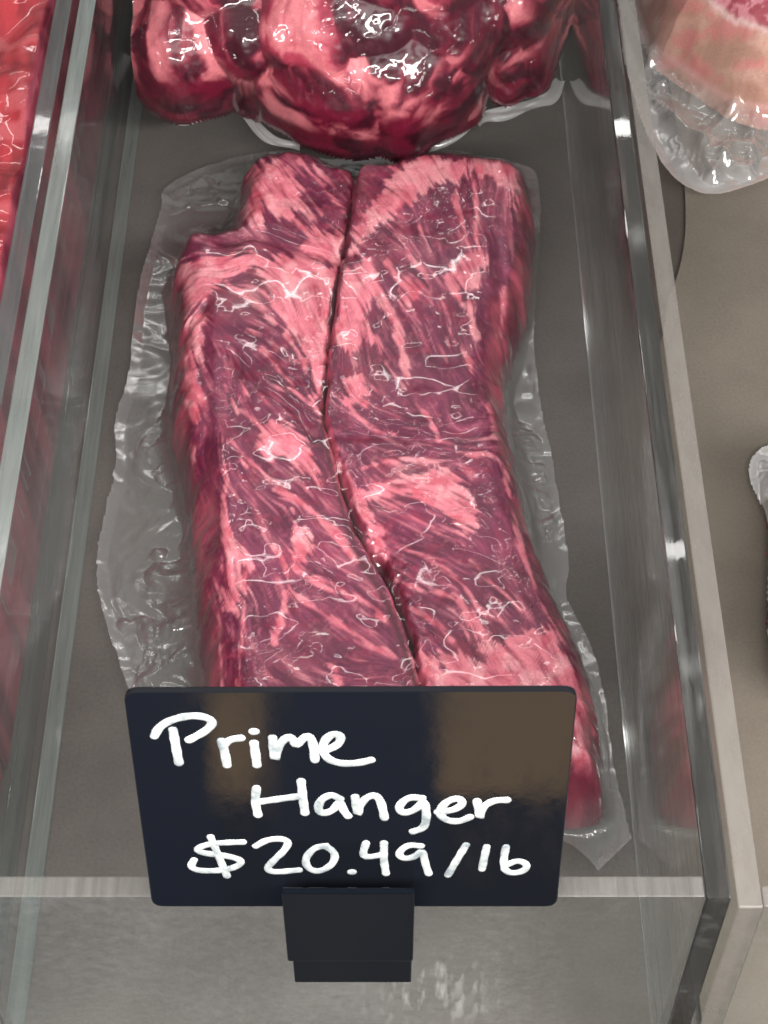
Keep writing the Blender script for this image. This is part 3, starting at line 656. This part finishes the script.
# ---- the tall lumpy pack at the back of the middle bin
def lumpy_pack():
    root = thing('lumpy_meat_pack', 'tall lumpy pack of dark red meat chunks at the top of the middle bin', 'meat pack')
    w = np.array((0, -.6, .8)); e2 = np.array((0, .8, .6))
    lumps = [((190, 48), .034, (.030, .034, .030)), ((160, 20), .034, (.018, .036, .028)), ((232, 70), .018, (.020, .016, .018)), ((188, 80), .018, (.018, .018, .019)),
             ((340, 92), .026, (.032, .028, .032)), ((400, 88), .028, (.034, .028, .033)), ((302, 92), .020, (.020, .020, .022)), ((450, 100), .020, (.016, .018, .022)), ((250, 20), .048, (.020, .034, .020)),
             ((310, 22), .054, (.022, .030, .020)), ((365, 14), .058, (.030, .024, .018)), ((450, 34), .046, (.025, .024, .026)), ((420, 10), .056, (.022, .026, .020)), ((528, 52), .026, (.0125, .024, .024)), ((502, 56), .026, (.013, .018, .020)), ((505, 12), .048, (.018, .024, .020)), ((284, 104), .012, (.018, .012, .014)),
             ((400, -60), .070, (.05, .05, .045)), ((230, -60), .065, (.045, .045, .045)), ((510, -60), .06, (.035, .05, .045)), ((330, -150), .095, (.075, .06, .04)), ((480, -160), .09, (.04, .06, .04))]  # rear chunks out of view, piled high to block light from behind
    cs = [(P(u, v-9, z+.012), np.array(r)*.95) for (u, v), z, r in lumps]
    pg = np.arange(-.098, .088, .00042); qs = [c@e2 for c, r in cs]
    qg = np.arange(min(qs)-.05, max(qs)+.06, .00042)
    Q, Pq = np.meshgrid(qg, pg, indexing='ij')
    wn = (fbm(Pq/.010, Q/.010, 3, 301)-.5)
    H = np.full(Q.shape, -1.0); ID = np.zeros(Q.shape, int)
    for i, (c, r) in enumerate(cs):
        dx = (Pq-c[0]+.013*(fbm(Pq/.026, Q/.026, 2, 310+i)-.5))
        dq = Q-c@e2+.013*(fbm(Pq/.026, Q/.026, 2, 340+i)-.5); cw = c@w
        # ellipsoid along axis w: point = dx*ex + dq*e2 + s*w
        iy, iz = 1/r[1]**2, 1/r[2]**2
        a = w[1]**2*iy+w[2]**2*iz; b_ = 2*dq*(w[1]*e2[1]*iy+w[2]*e2[2]*iz); cc = dx**2/r[0]**2+dq**2*(e2[1]**2*iy+e2[2]**2*iz)-1
        disc = b_**2-4*a*cc; s = np.where(disc > 0, (-b_+np.sqrt(np.maximum(disc, 0)))/(2*a), -9)+cw
        m_ = (disc > 0) & (s > H); H = np.where(m_, s, H); ID = np.where(m_, i, ID)
    ok = H > -.5
    # carry the surface on round the turn of the chunks so that the outline stays smooth
    ok0 = ok.copy()
    for _ in range(11):
        p = np.pad(H, 1, mode='edge'); nb_ = np.maximum.reduce([p[:-2, 1:-1], p[2:, 1:-1], p[1:-1, :-2], p[1:-1, 2:]])
        H = np.where(H > -.5, H, np.where(nb_ > -.5, nb_-.0010, -1.0))
    H = np.where(ok0, H, blur(np.where(H > -.5, H, H[H > -.5].min()), 2.5))
    ok = blur(ok0.astype(float), 5.0) > .16
    lo = np.where(ok, H, np.nanmin(np.where(ok, H, np.nan))-.004); H = np.where(ok, np.minimum(H, blur(lo, 1.2)+.0006), H)
    lo = np.where(ok, H, lo); H = np.where(ok, .45*H+.55*np.minimum(blur(lo, 13), H+.004), H)
    Hm = np.where(ok, H+.0060*(fbm(Pq/.016, Q/.016, 4, 304)-.5)+.0007*(fbm(Pq/.004, Q/.004, 3, 305)-.5), 0)
    def pts(h): return np.stack((Pq, Q*e2[1]+h*w[1], Q*e2[2]+h*w[2]), 2)
    W3 = pts(Hm); ok &= W3[..., 2] > .001
    # pigment
    sv = W3[..., 1]-1.15*W3[..., 2]; n1 = fbm(Pq/.019+.17*ID, sv/.017, 4, 321); n2 = fbm(Pq/.010+3.0*n1, sv/.010+2*n1, 4, 322)
    per = (ID*7 % 5)/5.0
    fat = smoothstep(.47, .66, .55*n1+.45*n2+.08*(per-.5)+.40*np.clip(W3[..., 2]/.06, 0, 1)-.345)
    col = lerp3((.045, .002, .011), (.17, .007, .030), smoothstep(.3, .7, n2)); col = lerp3(col, lerp3((.42, .045, .088), (.68, .20, .23), smoothstep(.42, .68, n2)), fat)
    used, f = grid_faces(ok)
    new_obj('meat', W3[used], f, M_MEAT, root, colattr=col[used])
    # film shrunk over the lumps, bridging the gaps
    base = np.where(ok, Hm, np.nan); fillv = np.nanmin(base); b0 = np.where(ok, Hm, fillv-.02)
    cl = np.maximum(b0, blur(b0, 6)); cl = np.maximum(b0, blur(cl, 4))
    wr = fbm(Pq/.012+1.5*n1, Q/.014, 3, 331); rd = 1-np.abs(2*fbm(Pq/.018+1.8*wr, Q/.018+1.5*n1, 2, 333)-1)
    Hf = cl+.0008+.0014*(wr-.5)+.0014*np.clip(rd-.92, 0, 1)*10
    okf = ok.copy()
    F3 = pts(Hf); okf &= F3[..., 2] > .001
    used, f = grid_faces(okf)
    new_obj('plastic_film', F3[used], f, M_FILM, root, attrs={'milk': np.full(used.sum(), .012)})
    # the sealed rim of the bag standing out below the chunks
    def rim(px, z, wdt):
        z = [q+.008 for q in z]
        p = smooth_poly([P(u, v, zz) for (u, v), zz in zip(px, z)], 2, False); n = len(p); rows = []
        for k, q in enumerate(p):
            t = p[min(k+1, n-1)]-p[max(k-1, 0)]; t /= np.linalg.norm(t); s = np.cross(t, (0, 0.6, -.8)); s /= np.linalg.norm(s)
            for j in range(5):
                rows.append(q+s*wdt*(j/4-.5)+np.array((0, -.3, .8))*.0012*math.sin(j*2.4+k*.5))
        f = [(k*5+j, k*5+j+1, (k+1)*5+j+1, (k+1)*5+j) for k in range(n-1) for j in range(4)]
        new_obj('sealed_rim', np.array(rows), f, M_FILMW, root, attrs={'milk': np.full(len(rows), .55), 'ply': np.ones(len(rows))})
    rim([(476, 122), (486, 116), (505, 114), (522, 107), (540, 102), (554, 97), (559, 80)], [.010]*7, .005)
    rim([(345, 150), (400, 150), (440, 143), (468, 126), (482, 104)], [.006, .006, .007, .010, .014], .005)
    rim([(152, 55), (162, 88), (172, 112), (182, 122), (200, 118), (214, 104)], [.012, .01, .008, .006, .006, .008], .005)
    rim([(222, 92), (245, 112), (262, 134), (276, 142), (300, 146)], [.014, .010, .007, .006, .006], .004)
lumpy_pack()

# ------------------------------------------------------------------ price card and its holder
LEAN = math.radians(10.5)
N_S = np.array((0, -math.cos(LEAN), math.sin(LEAN))); UP_S = np.array((0, math.sin(LEAN), math.cos(LEAN)))
P0 = np.array((0, .1915, 0)); _b = -(907-512)/F
_t = .1915/(CP+_b*SP); P0[2] = CAMZ+(-SP+_b*CP)*_t
sign = thing('price_sign', 'black price card lettered in white marker, standing on the bin front', 'sign')
def sign_pt(u, v, off=0.0): return Pp(u, v, P0+N_S*off, N_S)
def board():
    c = [sign_pt(*q) for q in ((123, 692), (578, 690.5), (557, 907), (152, 907))]
    rad = .0030; pts = []
    for i in range(4):
        a, p, n = c[i-1], c[i], c[(i+1) % 4]; d0 = (a-p)/np.linalg.norm(a-p); d1 = (n-p)/np.linalg.norm(n-p)
        for k in range(7):
            t = k/6; pts.append((1-t)**2*(p+d0*rad)+2*t*(1-t)*p+t*t*(p+d1*rad))
    n = len(pts); th = .0016
    mb = MB(); mb.add(pts+[p-N_S*th for p in pts], [tuple(range(n)), tuple(range(2*n-1, n-1, -1))]+[(i, n+i, n+(i+1) % n, (i+1) % n) for i in range(n)])
    mb.build('board', M_BOARD, sign, bevel=.0003)
board()
def brush(mb, px, wpx=9.8, seed=0):
    rng = random.Random(seed)
    p = np.array([sign_pt(u, v, .0001) for u, v in smooth_poly(px, 2, False)]) if len(px) > 1 else np.array([sign_pt(px[0][0]-1, px[0][1], .0001), sign_pt(px[0][0]+1, px[0][1], .0001)])
    # resample
    d = np.r_[0, np.cumsum(np.linalg.norm(np.diff(p, axis=0), axis=1))]; n = max(4, int(d[-1]/.0005)); s = np.linspace(0, d[-1], n)
    p = np.stack([np.interp(s, d, p[:, k]) for k in range(3)], 1)
    half = wpx/2/4550
    t0 = p[1]-p[0]; t0 /= np.linalg.norm(t0); t1 = p[-1]-p[-2]; t1 /= np.linalg.norm(t1)
    cap = [(-1, .02), (-.92, .45), (-.7, .74), (-.4, .93)]
    rings = [(p[0]+t0*half*a, t0, r) for a, r in cap]+[(p[k], (p[min(k+1, n-1)]-p[max(k-1, 0)]), 1.0) for k in range(n)]+[(p[-1]-t1*half*a, t1, r) for a, r in reversed(cap)]
    V = []; K = 7
    for i, (q, t, r) in enumerate(rings):
        t = t/np.linalg.norm(t); sd = np.cross(t, N_S); hw = half*r*(1+.05*math.sin(i*.9+seed)+.03*rng.random())
        for k in range(K):
            a = math.pi*k/(K-1); V.append(q+sd*hw*math.cos(a)+N_S*(.00028*max(r, .1)*math.sin(a)))
    m_ = len(rings)
    mb.add(V, [(i*K+k, i*K+k+1, (i+1)*K+k+1, (i+1)*K+k) for i in range(m_-1) for k in range(K-1)])
WORDS = [
 [[(173, 730), (176, 748), (179, 763)], [(154.4, 736), (159, 727), (171.5, 719.5), (192, 715), (208, 717.5), (213.5, 723), (206, 731), (189, 740)],
  [(221.5, 741), (225, 753), (227, 765)], [(223, 746), (229, 739.5), (241, 738)], [(254, 731.5)], [(254, 743), (257, 765)],
  [(272.5, 738), (275, 763), (277, 748), (285, 738), (292, 736.5), (296, 747), (303, 738), (309, 735.5), (313, 742), (315, 760)],
  [(327, 750), (338, 745), (342, 737), (335, 733), (326, 738), (321.5, 749), (328, 760), (343, 764), (359, 763), (371, 760)]],
 [[(256.5, 788), (255, 802), (258, 815)], [(257.5, 802), (301, 796)], [(301, 781), (303, 799), (305, 813)],
  [(340, 799), (331, 794), (320, 800), (317.5, 810), (323, 814), (334, 810), (340, 800), (343, 810), (348, 816)],
  [(355, 797), (358, 817), (359, 806), (366, 797.5), (375, 794.5), (381, 801), (384.5, 818)],
  [(422, 798), (408, 797), (397.5, 807), (403, 814), (417, 809), (424, 799), (427, 815), (424.5, 828), (413, 831.5)],
  [(438, 812), (455, 810), (464, 803), (458, 797.5), (446, 801.5), (438, 812), (445, 820), (458.5, 822), (470, 817)],
  [(477, 801), (480.5, 820.5), (480, 812), (486, 804), (496, 800), (507, 800)]],
 [[(243, 842), (226, 842.5), (207.5, 844), (195, 849.5), (204, 853.4), (226, 855.5), (242, 860), (239, 866), (223, 870.6), (199, 871), (190, 867), (194, 860)], [(210.6, 837), (219, 857), (227, 876)],
  [(256, 846), (267, 839.5), (282.5, 838.5), (289, 842), (285, 850), (273, 861), (266, 869), (274, 872.5), (299, 870)],
  [(326, 845.6), (314, 847.5), (304.5, 859), (308, 869), (320, 872), (333.5, 864), (335.5, 853), (326, 846), (318, 847)], [(352, 872)],
  [(366, 843), (362.5, 854), (366, 857.5), (381, 855)], [(384, 843), (383.5, 859), (386, 873.5)],
  [(421, 846), (408, 844.5), (398, 852.6), (402, 859), (414.5, 857.5), (422.5, 849), (425, 863), (428.7, 873.6)],
  [(466, 845), (455, 863), (448, 875)], [(486.6, 847), (484, 859), (482, 869)], [(506, 847), (503.5, 859), (504.5, 869)], [(506, 865), (518, 860), (528, 864.5), (524, 871.5), (510, 873.5), (504.5, 869)]]]
for wi, wd in enumerate(WORDS):
    mb = MB()
    for si, st in enumerate(wd): brush(mb, st, (8.9, 8.7, 8.0)[wi], wi*40+si)
    mb.build('lettering', M_INK, sign, smooth=True)

holder = thing('sign_holder', 'dark plastic clip gripping the price card on the bin front', 'sign holder')
def holder_parts():
    yp = .1868
    xs = [P(0, 0, 0)]
    def wall_pt(u, v, y):
        a = (u-384)/F; b_ = -(v-512)/F; t = y/(CP+b_*SP); return a*t, CAMZ+(-SP+b_*CP)*t
    x0, z1 = wall_pt(281, 893, yp); x1, _ = wall_pt(415, 893, yp); _, z0 = wall_pt(300, 962, yp)
    mb = MB(); mb.box(x0, x1, yp, yp+.0016, z0, z1); mb.build('front_lip', M_HOLD, holder, bevel=.0006, seg=3)
    _, zb = wall_pt(300, 974, yp+.0045)
    mb = MB(); mb.box(x0+.0010, x1-.0002, yp+.0022, yp+.0062, zb, z0+.004); mb.build('foot', M_HOLD, holder, bevel=.0004)
    mb = MB(); mb.box(x0+.0006, x1-.0006, yp+.0064, YO-.0002, zb+.004, ZT+.001); mb.box(x0+.0006, x1-.0006, yp+.0064, YI+.0022, ZT+.0012, ZT+.0026); mb.box(x0+.0006, x1-.0006, YI+.0006, YI+.0022, ZT-.014, ZT+.0010)
    mb.build('hook', M_HOLD, holder, bevel=.0006, seg=3)
holder_parts()
